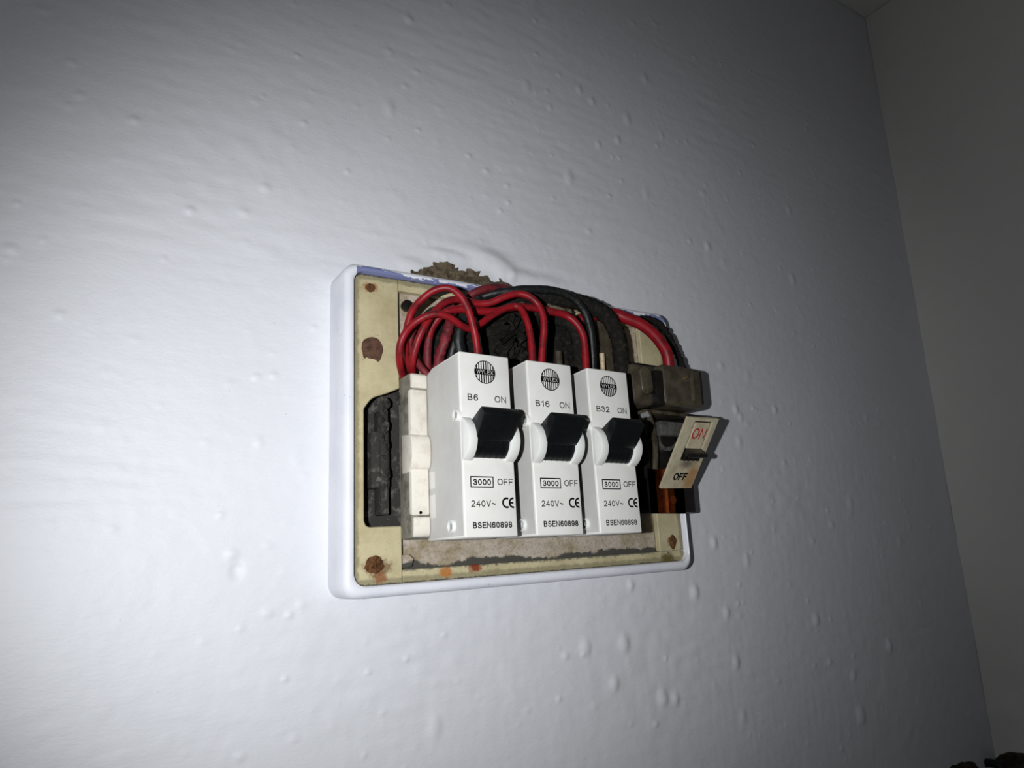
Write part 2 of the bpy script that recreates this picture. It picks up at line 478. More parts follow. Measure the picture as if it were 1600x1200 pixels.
def blob(cx, cz, rx, rz, h):
    global Hs
    a0, a1 = np.searchsorted(ux, [cx-4*rx, cx+4*rx]); b0, b1 = np.searchsorted(uz, [cz-4*rz, cz+4*rz])
    if a1 <= a0 or b1 <= b0: return
    gx, gz = GX[b0:b1, a0:a1], GZ[b0:b1, a0:a1]
    q = ((gx-cx)/rx)**2+((gz-cz)/rz)**2
    Hs[b0:b1, a0:a1] += h*np.exp(-.5*q**1.35)
for _ in range(900):                                   # droplets and nibs in the paint
    r = .0008 + .0009*rng.random()**3
    blob(rng.uniform(-.26, .40), rng.uniform(-.24, .42), r*(1+.5*rng.random()), r, .00016+.0007*rng.random()**3)
for _ in range(36):                                    # bigger runs
    r = .0022+.0012*rng.random()
    blob(rng.uniform(-.20, .36), rng.uniform(-.22, .38), r*.7, r*1.1, .0006*rng.random()+.0002)
for px, py, r, h in [(635,840,.0030,.0009),(1115,848,.0024,.0011),(1085,925,.0030,.0012),(1135,957,.0026,.0010),(975,1005,.0034,.0012),
                     (915,1012,.0034,.0011),(960,1068,.0028,.0010),(1035,1090,.0034,.0014),(1055,1092,.0026,.0010),(1150,1035,.0028,.0011),
                     (1275,968,.0030,.0011),(1390,1010,.0034,.0014),(1345,1117,.0040,.0014),(1150,640,.0022,.0011),(1210,640,.0022,.0008),
                     (1334,1055,.0026,.0010),(1105,385,.0026,.0009),(370,893,.0024,-.0012),(405,690,.0018,.0006),(985,915,.0022,.0009),
                     (935,225,.0022,.0008),(965,218,.0022,.0008),(905,140,.0022,.0008),(860,168,.0018,.0006),(925,158,.0022,.0008)]:
    p = at(px, py, 0); blob(p.x, p.z, r*.75, r, h)
for px, py, rx, rz, h in [(765,408,.008,.0035,.0022),(790,425,.006,.004,.0018),(745,392,.010,.0025,.0012),(815,432,.006,.003,.0012),
                          (700,398,.010,.002,.0010),(850,440,.008,.003,.0010),(640,412,.006,.0025,.0008)]:
    p = at(px, py, 0); blob(p.x, p.z, rx, rz, h)
def hw(U, V):
    out = np.zeros(U.shape)
    c0 = np.searchsorted(XS, ux[0]-1e-6); r0 = np.searchsorted(ZS, uz[0]-1e-6)
    out[r0:r0+NZ, c0:c0+NX] = Hs
    return out
XS = np.concatenate([np.linspace(-1.6, -.30, 14), ux, [XC+.003]]); ZS = np.concatenate([np.linspace(-1.5, -.29, 14), uz, [ZC+.003]])
grid_wall('wall_back', XS, ZS, hw, lambda U, V, H: np.stack([U, -H, V], -1), 'wall')
# right wall and ceiling: coarser relief
dr = .0025
ry_ = np.arange(-.75, 0.0001, dr); rz_ = np.arange(-.34, ZC+.0001, dr)
Hr = .00022*filt(len(ry_), len(rz_), dr, .006, .004, 5) + .0006*filt(len(ry_), len(rz_), dr, .04, .04, 6)
ZR = np.concatenate([np.linspace(-1.5, -.36, 10), rz_])
def hr(U, V):
    out = np.zeros(U.shape); out[10:, :] = Hr; return out
wall_right = grid_wall('wall_right', ry_, ZR, hr, lambda U, V, H: np.stack([XC-H, U, V], -1), 'wall2')
cx_ = np.linspace(-.6, XC+.003, 200); cy_ = np.linspace(-.75, 0, 150)
Hc = .0003*filt(200, 150, .005, .012, .012, 8)
grid_wall('ceiling', cx_, cy_, lambda U, V: Hc, lambda U, V, H: np.stack([U, V, ZC-np.abs(H)], -1), 'wall2')
wall_back = bpy.data.objects['wall_back']

# broken plaster above the board: brown mortar showing
def ragged(name, pts, y0, depth, m, parent, seed, step=.0014, edge=.002):
    """rough sheet filling the outline pts (x,z), built from a small grid with noisy height"""
    R = random.Random(seed)
    xs = [p[0] for p in pts]; zs = [p[1] for p in pts]
    def inside(x, z):
        c = False; n = len(pts)
        for i in range(n):
            x1, z1 = pts[i]; x2, z2 = pts[(i+1) % n]
            if (z1 > z) != (z2 > z) and x < (x2-x1)*(z-z1)/(z2-z1)+x1: c = not c
        return c
    nx = int((max(xs)-min(xs))/step)+3; nz = int((max(zs)-min(zs))/step)+3
    bm = bmesh.new(); V = {}
    def vert(i, j):
        if (i, j) not in V:
            rr = random.Random(i*7919+j*104729+seed)
            x = min(xs)-step+i*step+rr.uniform(-.4, .4)*step; z = min(zs)-step+j*step+rr.uniform(-.4, .4)*step
            V[i, j] = bm.verts.new((x, y0-depth*rr.random(), z))
        return V[i, j]
    for i in range(nx):
        for j in range(nz):
            x = min(xs)-step+(i+.5)*step; z = min(zs)-step+(j+.5)*step
            if inside(x, z):
                bm.faces.new((vert(i, j), vert(i+1, j), vert(i+1, j+1), vert(i, j+1)))
    # skirt back into the wall so the crust has thickness
    be = [e for e in bm.edges if len(e.link_faces) == 1]
    ex = bmesh.ops.extrude_edge_only(bm, edges=be)
    for g in ex['geom']:
        if isinstance(g, bmesh.types.BMVert): g.co.y += .006
    return link(name, me_from(bm), m, parent, smooth=35)
pts = [(p.x, p.z) for p in (at(x, y, -.003) for x, y in [(640,428),(652,421),(664,418),(676,416),(683,410),(692,408),(708,409),(716,414),(724,422),(738,421),
        (752,425),(762,432),(774,436),(786,437),(799,442),(801,449),(798,462),(720,450),(640,436)])]
tag(ragged('exposed_mortar', pts, -.0006, .0016, 'mortar', wall_back, 3, step=.0018), 'brown mortar where plaster broke off above frame')

# ------------------------------------------------------------------ consumer unit
CB = -0.02799
CU = Matrix.Translation((0.01139, 0, -0.01519)) @ Matrix.Rotation(CB, 4, 'Y')
unit = tag(empty('consumer_unit', CU), 'open fuse board in a white painted frame recessed on the white wall, cover missing', 'fuse board')
def cu(name, bm, m, parent=unit, smooth=35):      # geometry given in the unit's own space
    me = bm if isinstance(bm, bpy.types.Mesh) else me_from(bm)
    return link(name, me, m, parent, world=False, smooth=smooth)

def rrect(x0, x1, z0, z1, r, n=6):
    out = []
    for cx, cz, a0 in ((x1-r, z1-r, 0), (x0+r, z1-r, 90), (x0+r, z0+r, 180), (x1-r, z0+r, 270)):
        for k in range(n+1):
            a = math.radians(a0+90*k/n); out.append((cx+r*math.cos(a), cz+r*math.sin(a)))
    return out
# frame: loops swept from the wall, round the front lip, to the inside
FR = .0998, .0752
IN = (-.0945, .0968, -.0698, .0712)
loops = []
for inset, y in ((0.0, .004), (.0003, -.010), (.0006, -.0178), (.0014, -.0193), (.0026, -.0200)):
    loops.append([(x, y, z) for x, z in rrect(-FR[0]+inset, FR[0]-inset, -FR[1]+inset, FR[1]-inset, .0068-inset*.5)])
for g, y in ((-.0008, -.0200), (0.0, -.0193), (.0002, -.0120), (.0002, .004)):
    loops.append([(x, y, z) for x, z in rrect(IN[0]+g, IN[1]-g, IN[2]+g, IN[3]-g, .0052)])
bm = bmesh.new(); L = [[bm.verts.new(p) for p in l] for l in loops]
for a, b in zip(L, L[1:]):
    for i in range(len(a)):
        j = (i+1) % len(a); bm.faces.new((a[i], a[j], b[j], b[i]))
fr = cu('frame', bm, 'frame', smooth=50); tag(fr, 'white painted surround with blue scraped top edge')

PY = -.0165      # front of the cream plates
# left plate: C shape round the dark window, with rounded window corners
poly = [(-.0943,-.0650),(-.0928,-.0685),(-.0895,-.0697),(-.0719,-.0697),(-.0719,-.0453),(-.0870,-.0453),(-.0884,-.0445),(-.0891,-.0425),(-.0891,.0060),(-.0888,.0072),
        (-.0862,.0108),(-.0842,.0124),(-.0790,.0142),(-.0719,.0172),(-.0719,.0711),(-.0895,.0711),(-.0930,.0695),(-.0943,.0660)]
cu('left_plate', prism_bm(poly, 1, PY, PY+.0035, .0004, 1), 'cream')
cu('top_strip', prism_bm([(-.0717,.0652),(.0966,.0652),(.0966,.0711),(-.0717,.0711)], 1, PY-.0002, PY+.0035, .0003, 1), 'cream')
cu('bottom_strip', prism_bm([(-.0717,-.0697),(.0966,-.0697),(.0966,-.0640),(-.0717,-.0640)], 1, PY+.0002, PY+.0035, .0003, 1), 'cream')
cu('right_strip', prism_bm([(.0790,-.0638),(.0966,-.0638),(.0966,.0650),(.0790,.0650)], 1, PY, PY+.0035, .0003, 1), 'cream')
cu('backboard', box_bm((-.0699,-.0128,-.0642), (.0792,-.0105,.0655)), 'board', smooth=None)
cu('recess_back', box_bm((-.0945,-.0030,-.0660), (-.0600,.0010,.0700)), 'backdark', smooth=None)
cu('bracket', box_bm((-.0835,-.0100,-.0280), (-.0745,-.0020,-.0020), .001), 'backdark')
bm = box_bm((-.0795,-.0112,-.0400), (-.0755,-.0020,.0080), .0008); cu('bracket', bm, 'backdark')
t_ = prism_bm([(-.0712,-.0635),(-.0712,-.0578),(-.0680,-.0575),(-.0655,-.0600),(-.0668,-.0632)], 1, -.0150, -.0128, .0003, 1); cu('tab', t_, 'board')
bm = prism_bm([(-.0716,-.0638),(-.0716,-.0545),(-.0708,-.0545),(-.0708,-.0638)], 1, -.0132, -.0129); cu('shadow_strip', bm, 'ink', smooth=None)  # black strip standing in for the side shadow at the recess edge
# rusty fixings
cu('screw', lump_me(-.0858, .0646, .0026, .0026, PY, .0006, 22, 4, .22, 1), 'rust')
o = cu('screw', lump_me(.0888, -.0592, .0028, .0046, PY, .0008, 22, 4, .22, 2), 'rust')
cu('screw', lump_me(-.0846, -.0612, .0044, .0044, PY, .0012, 30, 5, .25, 3), 'rust')
bm = bmesh.new()
R1 = random.Random(4); n = 40; ring = []
for i in range(n):
    a = 2*math.pi*i/n; r = 1.0+.03*R1.uniform(-1, 1)
    x = -.0852+.0050*r*math.cos(a); z = .0352+.0052*r*math.sin(a)
    if 210 < math.degrees(a) < 232: z -= .0020*(1-abs(math.degrees(a)-221)/12)*1.3
    if 285 < math.degrees(a) < 335: z -= .0024*(1-abs(math.degrees(a)-310)/26)
    ring.append((x, z))
cu('rivet', prism_bm(ring, 1, PY-.0007, PY+.0005), mat('brown_rivet', srgb(104, 76, 62), .6, .3, .2, var=srgb(76, 52, 40), vscale=350, lo=.45, hi=.6, bump=.0003), smooth=40)
q = at(637, 477, -.0150); sc = link('plate_screw', me_from(cyl_bm(q, (0,1,0), .0028, .003, 18)), 'bakelite', unit, True, 35)

# ------------------------------------------------------------------ circuit breakers and the base they plug into
RA, RB_, RG = 0.02038, -0.01401, -0.02885
RROT = (Matrix.Rotation(RA, 4, 'Z') @ Matrix.Rotation(RB_, 4, 'Y') @ Matrix.Rotation(RG, 4, 'X'))
PITCHM, WB, HB, DB = 0.03409, 0.0247, 0.077, 0.034
OTL = [Vector((-0.05206, -0.05960, 0.00778)), Vector((-0.01798, -0.05891, 0.00826)), Vector((0.01611, -0.05821, 0.00874))]
def breaker_matrix(i):
    p = OTL[i] - (RROT.to_3x3() @ Vector((0, -DB, HB)))
    return Matrix.Translation(p) @ RROT
ROW = breaker_matrix(0)

def to_world(bm, M_):
    bm.transform(M_); return bm
# base block (in row space)
bb = bmesh.new()
box_bm((-.0092,-.0028,.0018), (.0930,.0090,.0750), .0016, 2, bb)
base = link('fuse_base', me_from(to_world(bb, ROW)), 'base_shade_dirt', unit, smooth=35)
bb = bmesh.new()
box_bm((-.0090,-.0040,.0115), (-.0006,.0040,.0672), .0009, 2, bb)
link('base_face', me_from(to_world(bb, ROW)), 'base', base, smooth=35)
bb = prism_bm([(-.0020,.0022),(.0040,.0022),(.0040,.0108),(-.0038,.0108),(-.0040,.0100),(-.0040,.0050),(-.0032,.0030)], 0, -.0082, -.0005, .0005, 2)
link('base_cap', me_from(to_world(bb, ROW)), 'base', base, smooth=35)
bb = prism_bm([(-.0040,.0678),(.0040,.0678),(.0040,.0748),(-.0030,.0748),(-.0040,.0738)], 0, -.0082, -.0005, .0006, 2)
link('base_cap', me_from(to_world(bb, ROW)), 'base', base, smooth=35)
bb = prism_bm([(-.0030+.0001,.0300)]+[(-.0040-.0026*math.sin(math.pi*k/10), .0388-.0076*math.cos(math.pi*k/10)) for k in range(11)]+[(.0050,.0478),(.0050,.0300)], 0, -.0096, -.0004, .0006, 2)
link('base_rib', me_from(to_world(bb, ROW)), 'base', base, smooth=50)
bb = cyl_bm((-.0050,-.0041,.0126), (0,1,0), .0007, .0004, 10)
link('pin_hole', me_from(to_world(bb, ROW)), 'ink', base)

def arc_strip(cx, cz, r0, r1, a0, a1, y, n=20):
    bm = bmesh.new(); A = []; B = []
    for k in range(n+1):
        a = math.radians(a0+(a1-a0)*k/n)
        A.append(bm.verts.new((cx+r0*math.cos(a), y, cz+r0*math.sin(a)))); B.append(bm.verts.new((cx+r1*math.cos(a), y, cz+r1*math.sin(a))))
    for k in range(n): bm.faces.new((A[k], A[k+1], B[k+1], B[k]))
    return bm
def quad(bm, x0, x1, z0, z1, y):
    bm.faces.new([bm.verts.new(p) for p in ((x0,y,z0),(x1,y,z0),(x1,y,z1),(x0,y,z1))])
def merge(dst, src):
    me = bpy.data.meshes.new('t'); src.to_mesh(me); src.free(); dst.from_mesh(me); bpy.data.meshes.remove(me)

mm = .001
def make_breaker(i, rating, rx0, rx1, label):
    Mx = breaker_matrix(i)
    t = tag(empty('circuit_breaker', Mx), label, 'circuit breaker', 'plug-in circuit breakers in a row')
    P = lambda name, bm, m, par=t, sm=35: link(name, bm if isinstance(bm, bpy.types.Mesh) else me_from(bm), m, par, world=False, smooth=sm)
    prof = [(0, .0006), (-DB, 0), (-DB, HB), (-.008, HB-.0004), (0, HB-.0030)]
    xs = .0164
    def half(a, b):
        bm = prism_bm(prof, 0, a, b)
        es = [e for e in bm.edges if min(abs(v.co.x-xs) for v in e.verts) > .001 or max(abs(v.co.x-xs) for v in e.verts) > .001]
        bmesh.ops.bevel(bm, geom=es, offset=.0007, segments=3, profile=.5, affect='EDGES')
        return bm
    P('casing_half', half(0, xs-.00003), 'casing')
    P('casing_half', half(xs+.00003, WB), 'casing')
    P('added_flank_sheet', prism_bm([(-.0004, .0016), (-DB+.0010, .0010), (-DB+.0010, HB-.0010), (-.0085, HB-.0015), (-.0004, HB-.0042)], 0, -.0001, .0003), 'flank', sm=None)  # thin added sheet, greyer than the front casing
    P('added_flank_sheet', box_bm((WB-.0001, -DB+.0012, .0012), (WB+.00012, -.001, HB-.0035)), 'bakelite', sm=None)  # unseen black sheet, added to cut bounce light and darken the gap
    F = -DB-.00005
    zc = HB-.0374; yc = -DB+.0034
    # round shoulders either side of the toggle
    for a, b in ((0.0001, .0042), (WB-.0046, WB-.0001)):
        ring = [(yc-.0096*math.sin(math.radians(q)), zc+.0096*math.cos(math.radians(q))) for q in range(8, 173, 6)]
        # soft flare into the face above and below
        ring = [(-DB+.001, zc+.0098)] + [q for q in ring if q[0] < -DB+.0008] + [(-DB+.001, zc-.0098)]
        P('shoulder', prism_bm(ring, 0, a, b, .0004, 2), 'collar', sm=30)
    # toggle: barrel with a slanted lever
    bm = cyl_bm((.0043, yc, zc), (1, 0, 0), .0084, WB-.0091, 40)
    bmesh.ops.bevel(bm, geom=[e for e in bm.edges if e.calc_face_angle(0) > 1], offset=.0004, segments=2, affect='EDGES')
    tg = P('toggle', bm, 'toggle', sm=30)
    lv = [(-DB+.001, HB-.0312), (-DB-.0098, HB-.0262), (-DB-.0108, HB-.0259), (-DB-.0128, HB-.0284), (-DB-.0130, HB-.0294), (-DB-.0054, HB-.0388), (-DB+.002, HB-.0385)]
    P('lever', prism_bm(lv, 0, .0036, .0208, .0005, 2), 'toggle', tg, sm=30)
    bm = bmesh.new()                                     # faint raised ribs on the barrel
    for xr in (.0065, .0095, .0125, .0155, .0180):
        cyl_bm((xr, yc, zc), (1, 0, 0), .00852, .0004, 32, bm=bm)
    P('grip_rib', bm, 'toggle', tg, sm=30)
    # rivet collars with steel screws on the left flank
    for yy, zz in ((-DB+.0002, HB-.0272), (-DB+.0076, HB-.0718)):
        bm = bmesh.new(); n = 28; rings = []
        for x, r in ((.0002, .0027), (-.0012, .0027), (-.0015, .0025), (-.0015, .0021), (-.0013, .0019), (.0002, .0019)):
            rings.append([bm.verts.new((x, yy+.0024+r*math.cos(2*math.pi*k/n), zz+r*math.sin(2*math.pi*k/n))) for k in range(n)])
        for a, b in zip(rings, rings[1:]):
            for k in range(n): bm.faces.new((a[k], a[(k+1) % n], b[(k+1) % n], b[k]))
        c = P('rivet_collar', bm, 'collar', sm=40)
        bm = cyl_bm((.0002, yy+.0024, zz), (-1, 0, 0), .00165, .0008, 20, r2=.0012)
        box_bm((-.0014, yy+.0020, zz-.0012), (-.0005, yy+.0028, zz+.0012), .0002, 1, bm)
        s_ = P('screw', bm, 'steel', c, sm=30)
    # slots low on the flank
    bm = bmesh.new()
    for z0, z1 in ((.010, .020), (.0225, .030)): box_bm((-.00012, -.0085, z0), (.0004, -.0030, z1), .0001, 1, bm)
    P('clip', bm, 'casing')
    # printing
    T = lambda nm, s, x0, x1, v0, v1, bold=0, m='ink': P(nm, text_me(s, x0*mm, x1*mm, HB-v1*mm, HB-v0*mm, F, bold), m, sm=None)
    T('rating_print', rating, rx0, rx1, 18.2, 21.0, .185)
    T('on_print', 'ON', 16.5, 22.3, 18.1, 21.0, .165)
    T('off_print', 'OFF', 15.9, 23.5, 53.4, 56.1, .165)
    bm = bmesh.new(); x0, x1, z0, z1, w = 3.2*mm, 14.1*mm, HB-57.2*mm, HB-52.6*mm, .5*mm
    for q in ((x0, x1, z0, z0+w), (x0, x1, z1-w, z1), (x0, x0+w, z0+w, z1-w), (x1-w, x1, z0+w, z1-w)): quad(bm, *q, F)
    P('capacity_box', bm, 'ink', sm=None)
    T('capacity_print', '3000', 4.5, 12.9, 53.7, 56.2, .235)
    T('voltage_print', '240V~', 3.2, 14.7, 62.3, 64.9, .17)
    T('standard_print', 'BSEN60898', 3.6, 22.0, 70.9, 73.4, .235)
    bm = arc_strip(19.9*mm, HB-63.3*mm, 1.45*mm, 2.25*mm, 62, 298, F)
    merge(bm, arc_strip(23.1*mm, HB-63.3*mm, 1.45*mm, 2.25*mm, 62+20, 298-20, F))
    quad(bm, 21.4*mm, 23.2*mm, HB-63.65*mm, HB-62.95*mm, F)
    P('conformity_mark', bm, 'ink', sm=None)
    # round emblem: ring, vertical bars, dark band with white letters
    cx, cz, r = 12.3*mm, HB-8.1*mm, 5.15*mm
    bm = arc_strip(cx, cz, r-.4*mm, r, 0, 360, F, 48)
    hb = 1.25*mm; q = math.sqrt(r*r-hb*hb)
    quad(bm, cx-q, cx+q, cz-hb, cz+hb, F)
    for k in range(-3, 5):
        xb = cx+(k-.5)*1.14*mm; w = .26*mm
        zt = math.sqrt((r-.3*mm)**2-(xb-cx)**2)
        quad(bm, xb-w, xb+w, cz+hb, cz+zt, F); quad(bm, xb-w, xb+w, cz-zt, cz-hb, F)
    e_ = P('round_emblem', bm, 'ink', sm=None)
    P('emblem_lettering', text_me('WYLEX', cx-4.1*mm, cx+4.1*mm, cz-.85*mm, cz+.85*mm, F-.00004, .14), 'white_ink', e_, sm=None)
    return t
make_breaker(0, 'B6', 3.4, 8.5, 'white circuit breaker marked B6, first from the left, black toggle up')
make_breaker(1, 'B16', 3.4, 11.0, 'white circuit breaker marked B16, in the middle of the three, black toggle up')
make_breaker(2, 'B32', 3.7, 11.6, 'white circuit breaker marked B32, beside the old dark main switch, black toggle up')

# ------------------------------------------------------------------ main switch
sw0 = Vector((.075, -.0128, -.020))
sw = tag(empty('main_switch', Matrix.Translation(sw0)), 'old dark bakelite main switch with tilted cream ON OFF plate, right of the B32 breaker', 'switch')
Wd = lambda name, bm, m, par=sw, sm=35: link(name, bm if isinstance(bm, bpy.types.Mesh) else me_from(bm), m, par, True, sm)
SY = -.030
p1 = at(1006, 640, SY); p2 = at(1094, 645, SY); p3 = at(1097, 801, SY); p4 = at(1018, 802, -.030)
X0, X1 = p1.x, p3.x; ZT, ZB = p1.z, p3.z
Wd('back_plate', box_bm((X0, -.0205, ZB), (X1, -.0172, ZT+.030), .001), 'bakelite')
Wd('side_wall', box_bm((X1-.006, SY+.004, ZB), (X1, -.0172, ZT-.002), .0012), 'bakelite')
Wd('side_wall', box_bm((X0, SY+.003, ZB+.018), (X0+.005, -.0172, ZT-.002), .0010), 'bakelite')
Wd('shelf', box_bm((X0-.001, SY-.002, ZT-.0020), (X1, -.0172, ZT), .0006), 'bakelite_brown')
Wd('lower_block', box_bm((X0+.018, SY+.003, ZB), (X1-.002, -.0172, ZB+.020), .0015), 'bakelite')
# arm running down from the shelf
q = at(1012, 642, -.033); q2 = at(1024, 700, -.028)
Wd('arm', tube_me([q, (q+q2)/2+Vector((0,-.001,0)), q2, q2+Vector((.001,.004,-.02))], .0016, 8), 'bakelite_brown')
q = at(1012, 647, -.034); Wd('screw', cyl_bm(q, (0,1,0), .0016, .004, 14), 'steel')
q = at(1056, 637, -.0335); Wd('terminal_screw', cyl_bm(q, (0,1,0), .0011, .004, 12), 'brass')
q = at(1041, 686, -.026)
bm = cyl_bm(q, (0,1,0), .0068, .012, 32)
kn = Wd('knob', bm, 'knob')
Wd('knob_cap', cyl_bm(q+Vector((0,-.002,0)), (0,1,0), .0045, .003, 24), 'bakelite', kn)
Wd('bridge', box_bm(tuple(at(1034, 676, -.034)-Vector((0,0,.0012))), tuple(at(1062, 664, -.029)+Vector((0,0,.0002))), .0004), 'knob')
# terminal covers on top
a = at(1040, 637, -.043); b = at(1097, 577, -.043)
c1 = Wd('terminal_cover', box_bm((a.x, -.043, ZT+.0008), (b.x-.001, -.018, b.z), .0022, 3), 'bakelite_brown')
Wd('dark_gap_block', box_bm((at(1025, 600, -.042).x, -.0425, ZT+.0004), (at(1039, 600, -.0432).x, -.018, at(1040, 580, -.042).z), .0006), 'bakelite')  # black box added to give the dark gap between the covers
Wd('cover_rib', box_bm((a.x+.020, -.0445, ZT+.004), (a.x+.0225, -.041, b.z-.002), .0010, 2), 'bakelite_brown', c1)
Wd('cover_edge', box_bm((b.x-.003, -.0415, ZT+.003), (b.x+.0015, -.020, b.z-.0003), .0015, 2), 'bakelite', c1)
q = at(1074, 589, -.0448); Wd('terminal_screw', cyl_bm(q, (0,1,0), .0008, .002, 10), 'brass', c1)
a = at(990, 634, -.038); b = at(1024, 572, -.038)
c2 = Wd('terminal_cover', box_bm((a.x, -.038, ZT+.0008), (b.x-.0005, -.018, b.z), .0020, 3), 'bakelite_brown')
q = at(1004, 586, -.038); q2 = at(1009, 606, -.038)
bm = bmesh.new(); n = 20; rr = .0042
pl = [(q.x+rr*math.cos(math.pi*k/n), q.z+rr*math.sin(math.pi*k/n)) for k in range(n+1)] + [(q2.x-.001+rr*math.cos(math.pi+math.pi*k/n), q2.z+rr*math.sin(math.pi+math.pi*k/n)) for k in range(n+1)]
Wd('screw_boss', prism_bm(pl, 1, -.0410, -.037, .0010, 3), 'bakelite_brown', c2, 30)
# copper strip below
bm = bmesh.new(); CY = -.0285; a = at(1017, 802, CY); b = at(1066, 735, CY)
prof = []
x = a.x; ridge = at(1041, 780, CY).x
for k in range(25):
    xx = a.x+(b.x-a.x)*k/24
    prof.append((xx, CY-.0018*math.exp(-((xx-ridge)/.0016)**2)))
v0 = [bm.verts.new((p[0], p[1], a.z)) for p in prof]; v1 = [bm.verts.new((p[0], p[1], b.z)) for p in prof]
for i in range(24): bm.faces.new((v0[i], v0[i+1], v1[i+1], v1[i]))
bmesh.ops.solidify(bm, geom=list(bm.faces), thickness=.001)
cs = Wd('copper_strip', bm, 'copper', sm=60)
q = at(1052, 781, CY-.0005); Wd('rivet', cyl_bm(q, (0,1,0), .0022, .0012, 20), 'copper', cs)

# the tilted ON / OFF plate: its own space has x to the right, z up along the plate, origin at its top left
TL = at(1075, 652, -.056); TRp = at(1123.5, 655, -.056); BL = at(1026.5, 763, -.0305)
ex = (TRp-TL).normalized(); ez = (TL-BL); ez = (ez - ex*ez.dot(ex)).normalized(); ey = ez.cross(ex)
PM = Matrix((ex, ey, ez)).transposed().to_4x4(); PM.translation = TL
PW, PH = (TRp-TL).length, (TL-BL).length
pe = bpy.data.objects.new('label_plate', None)
bpy.data.objects.remove(pe)
def lp(name, bm, m, par=None, sm=35):
    me = bm if isinstance(bm, bpy.types.Mesh) else me_from(bm)
    if par is None:
        o = bpy.data.objects.new(name, me); COL.objects.link(o); me.materials.append(MT[m]); o.parent = sw
        o.matrix_local = WM['main_switch'].inverted() @ PM; WM[o.name] = PM.copy()
        if sm: me.polygons.foreach_set('use_smooth', [True]*len(me.polygons)); me.set_sharp_from_angle(angle=math.radians(sm))
        return o
    return link(name, me, m, par, world=False, smooth=sm)
# four pieces round the slot share one mesh
bm = bmesh.new(); th = .0014
sx0, sx1, sz0, sz1 = 6.1*mm, 19.6*mm, -1.8*mm, -25.5*mm
for x0, x1, z0, z1 in ((0, sx0, -PH, 0), (sx1, PW, -PH, 0), (sx0, sx1, sz0, 0), (sx0, sx1, -PH, sz1)):
    box_bm((x0, 0, z0), (x1, th, z1), 0, 1, bm)
bmesh.ops.remove_doubles(bm, verts=bm.verts, dist=.00001)
plate = lp('label_plate', bm, 'label', sm=None)
tag(plate, 'tilted cream ON and OFF plate')
lp('plate_body', box_bm((.0045, th+.0001, -PH+.0015), (PW-.0003, th+.0040, -.0004), .0006), 'bakelite', plate)
lp('slide', box_bm((sx0+.0017, th-.0008, sz1), (sx1-.0010, th+.0001, sz0-.0012), .0002, 1), 'label', plate)
T2 = th-.0009
lp('on_print', text_me('ON', 8.3*mm, 18.0*mm, -12.6*mm, -6.2*mm, T2, .15), 'red_ink', plate, None)
lp('off_print', text_me('OFF', 6.2*mm, 16.0*mm, -37.6*mm, -33.0*mm, -.00006, .26), 'ink', plate, None)
bm = prism_bm([(th+.0035,-18.0*mm),(-.0050,-18.6*mm),(-.0058,-19.8*mm),(-.0050,-21.2*mm),(th+.0035,-22.5*mm)], 0, sx0+.0006, sx1-.0002, .0006, 2)
lp('toggle', bm, 'bakelite', plate)
bm = bmesh.new()
for k in range(4): box_bm((sx0+.0012+k*.0033, -.0012, -25.2*mm), (sx0+.0030+k*.0033, th, -21.5*mm), .0003, 1, bm)
lp('toggle_teeth', bm, 'bakelite', plate)

# ------------------------------------------------------------------ wires
def wire(name, label, pts, r, m, cat='wire', group=None, rough=0, seed=0, sides=14):
    P = [at(*p) for p in pts]
    base = P[0]
    me = tube_me(P, r, sides, 8, rough, seed)
    o = link(name, me, m, smooth=60)
    group = 'red wires looping over the breakers' if name == 'red_wire' else 'black cables behind the breakers' if name == 'black_cable' else group
    tag(o, label, cat, group)
    return o
wire('red_wire', 'thin red wire, leftmost loop, dipping in the middle and rising over to the B16 top',
     [(640,604,-.011),(630,590,-.018),(624,560,-.028),(628,530,-.033),(647,505,-.036),(676,491,-.040),(700,495,-.041),(720,508,-.040),(736,514,-.038),(752,505,-.037),
      (772,491,-.037),(798,479,-.038),(812,481,-.040),(822,498,-.043),(828,520,-.044),(831,548,-.045),(832,580,-.045)], .00165, 'red', seed=1)
wire('red_wire', 'thin red wire in the tallest left loop, down into the top of the B6 breaker',
     [(648,598,-.012),(636,560,-.020),(634,525,-.026),(643,488,-.032),(660,467,-.038),(680,453,-.042),(700,450,-.045),(716,459,-.047),(729,478,-.048),(739,508,-.048),(745,540,-.047),(747,580,-.046)], .00165, 'red', seed=2)
wire('red_wire', 'thin red wire second from left, arching high over to the B16 top',
     [(652,606,-.011),(646,592,-.018),(644,568,-.026),(651,538,-.031),(662,512,-.034),(679,487,-.035),(698,471,-.036),(720,468,-.036),(745,474,-.036),(766,473,-.038),
      (788,464,-.041),(808,459,-.043),(826,463,-.045),(840,475,-.046),(848,492,-.047),(850,512,-.047),(848,535,-.046),(845,580,-.045)], .0017, 'red', seed=3)
wire('red_wire', 'thicker red wire running behind the loops and down into the top of the B32 breaker',
     [(668,560,-.018),(672,520,-.024),(690,492,-.030),(715,483,-.032),(745,486,-.033),(775,486,-.034),(800,480,-.035),(828,480,-.036),(858,486,-.038),(884,493,-.039),(900,505,-.041),(910,522,-.042),
      (914,545,-.042),(917,600,-.042)], .0019, 'red', seed=4)
wire('red_wire', 'dusty dark red wire standing behind the left loops, above the cream base',
     [(672,610,-.014),(668,566,-.020),(669,538,-.022),(674,508,-.024),(684,488,-.026)], .0019, 'red_dusty', seed=5, rough=.08)
wire('red_wire', 'frayed dusty red wire, rightmost of those behind the B6 breaker loops',
     [(680,600,-.018),(686,560,-.024),(693,538,-.027),(701,512,-.028),(706,494,-.027),(704,480,-.025)], .0024, 'red_dusty', seed=6, rough=.3)
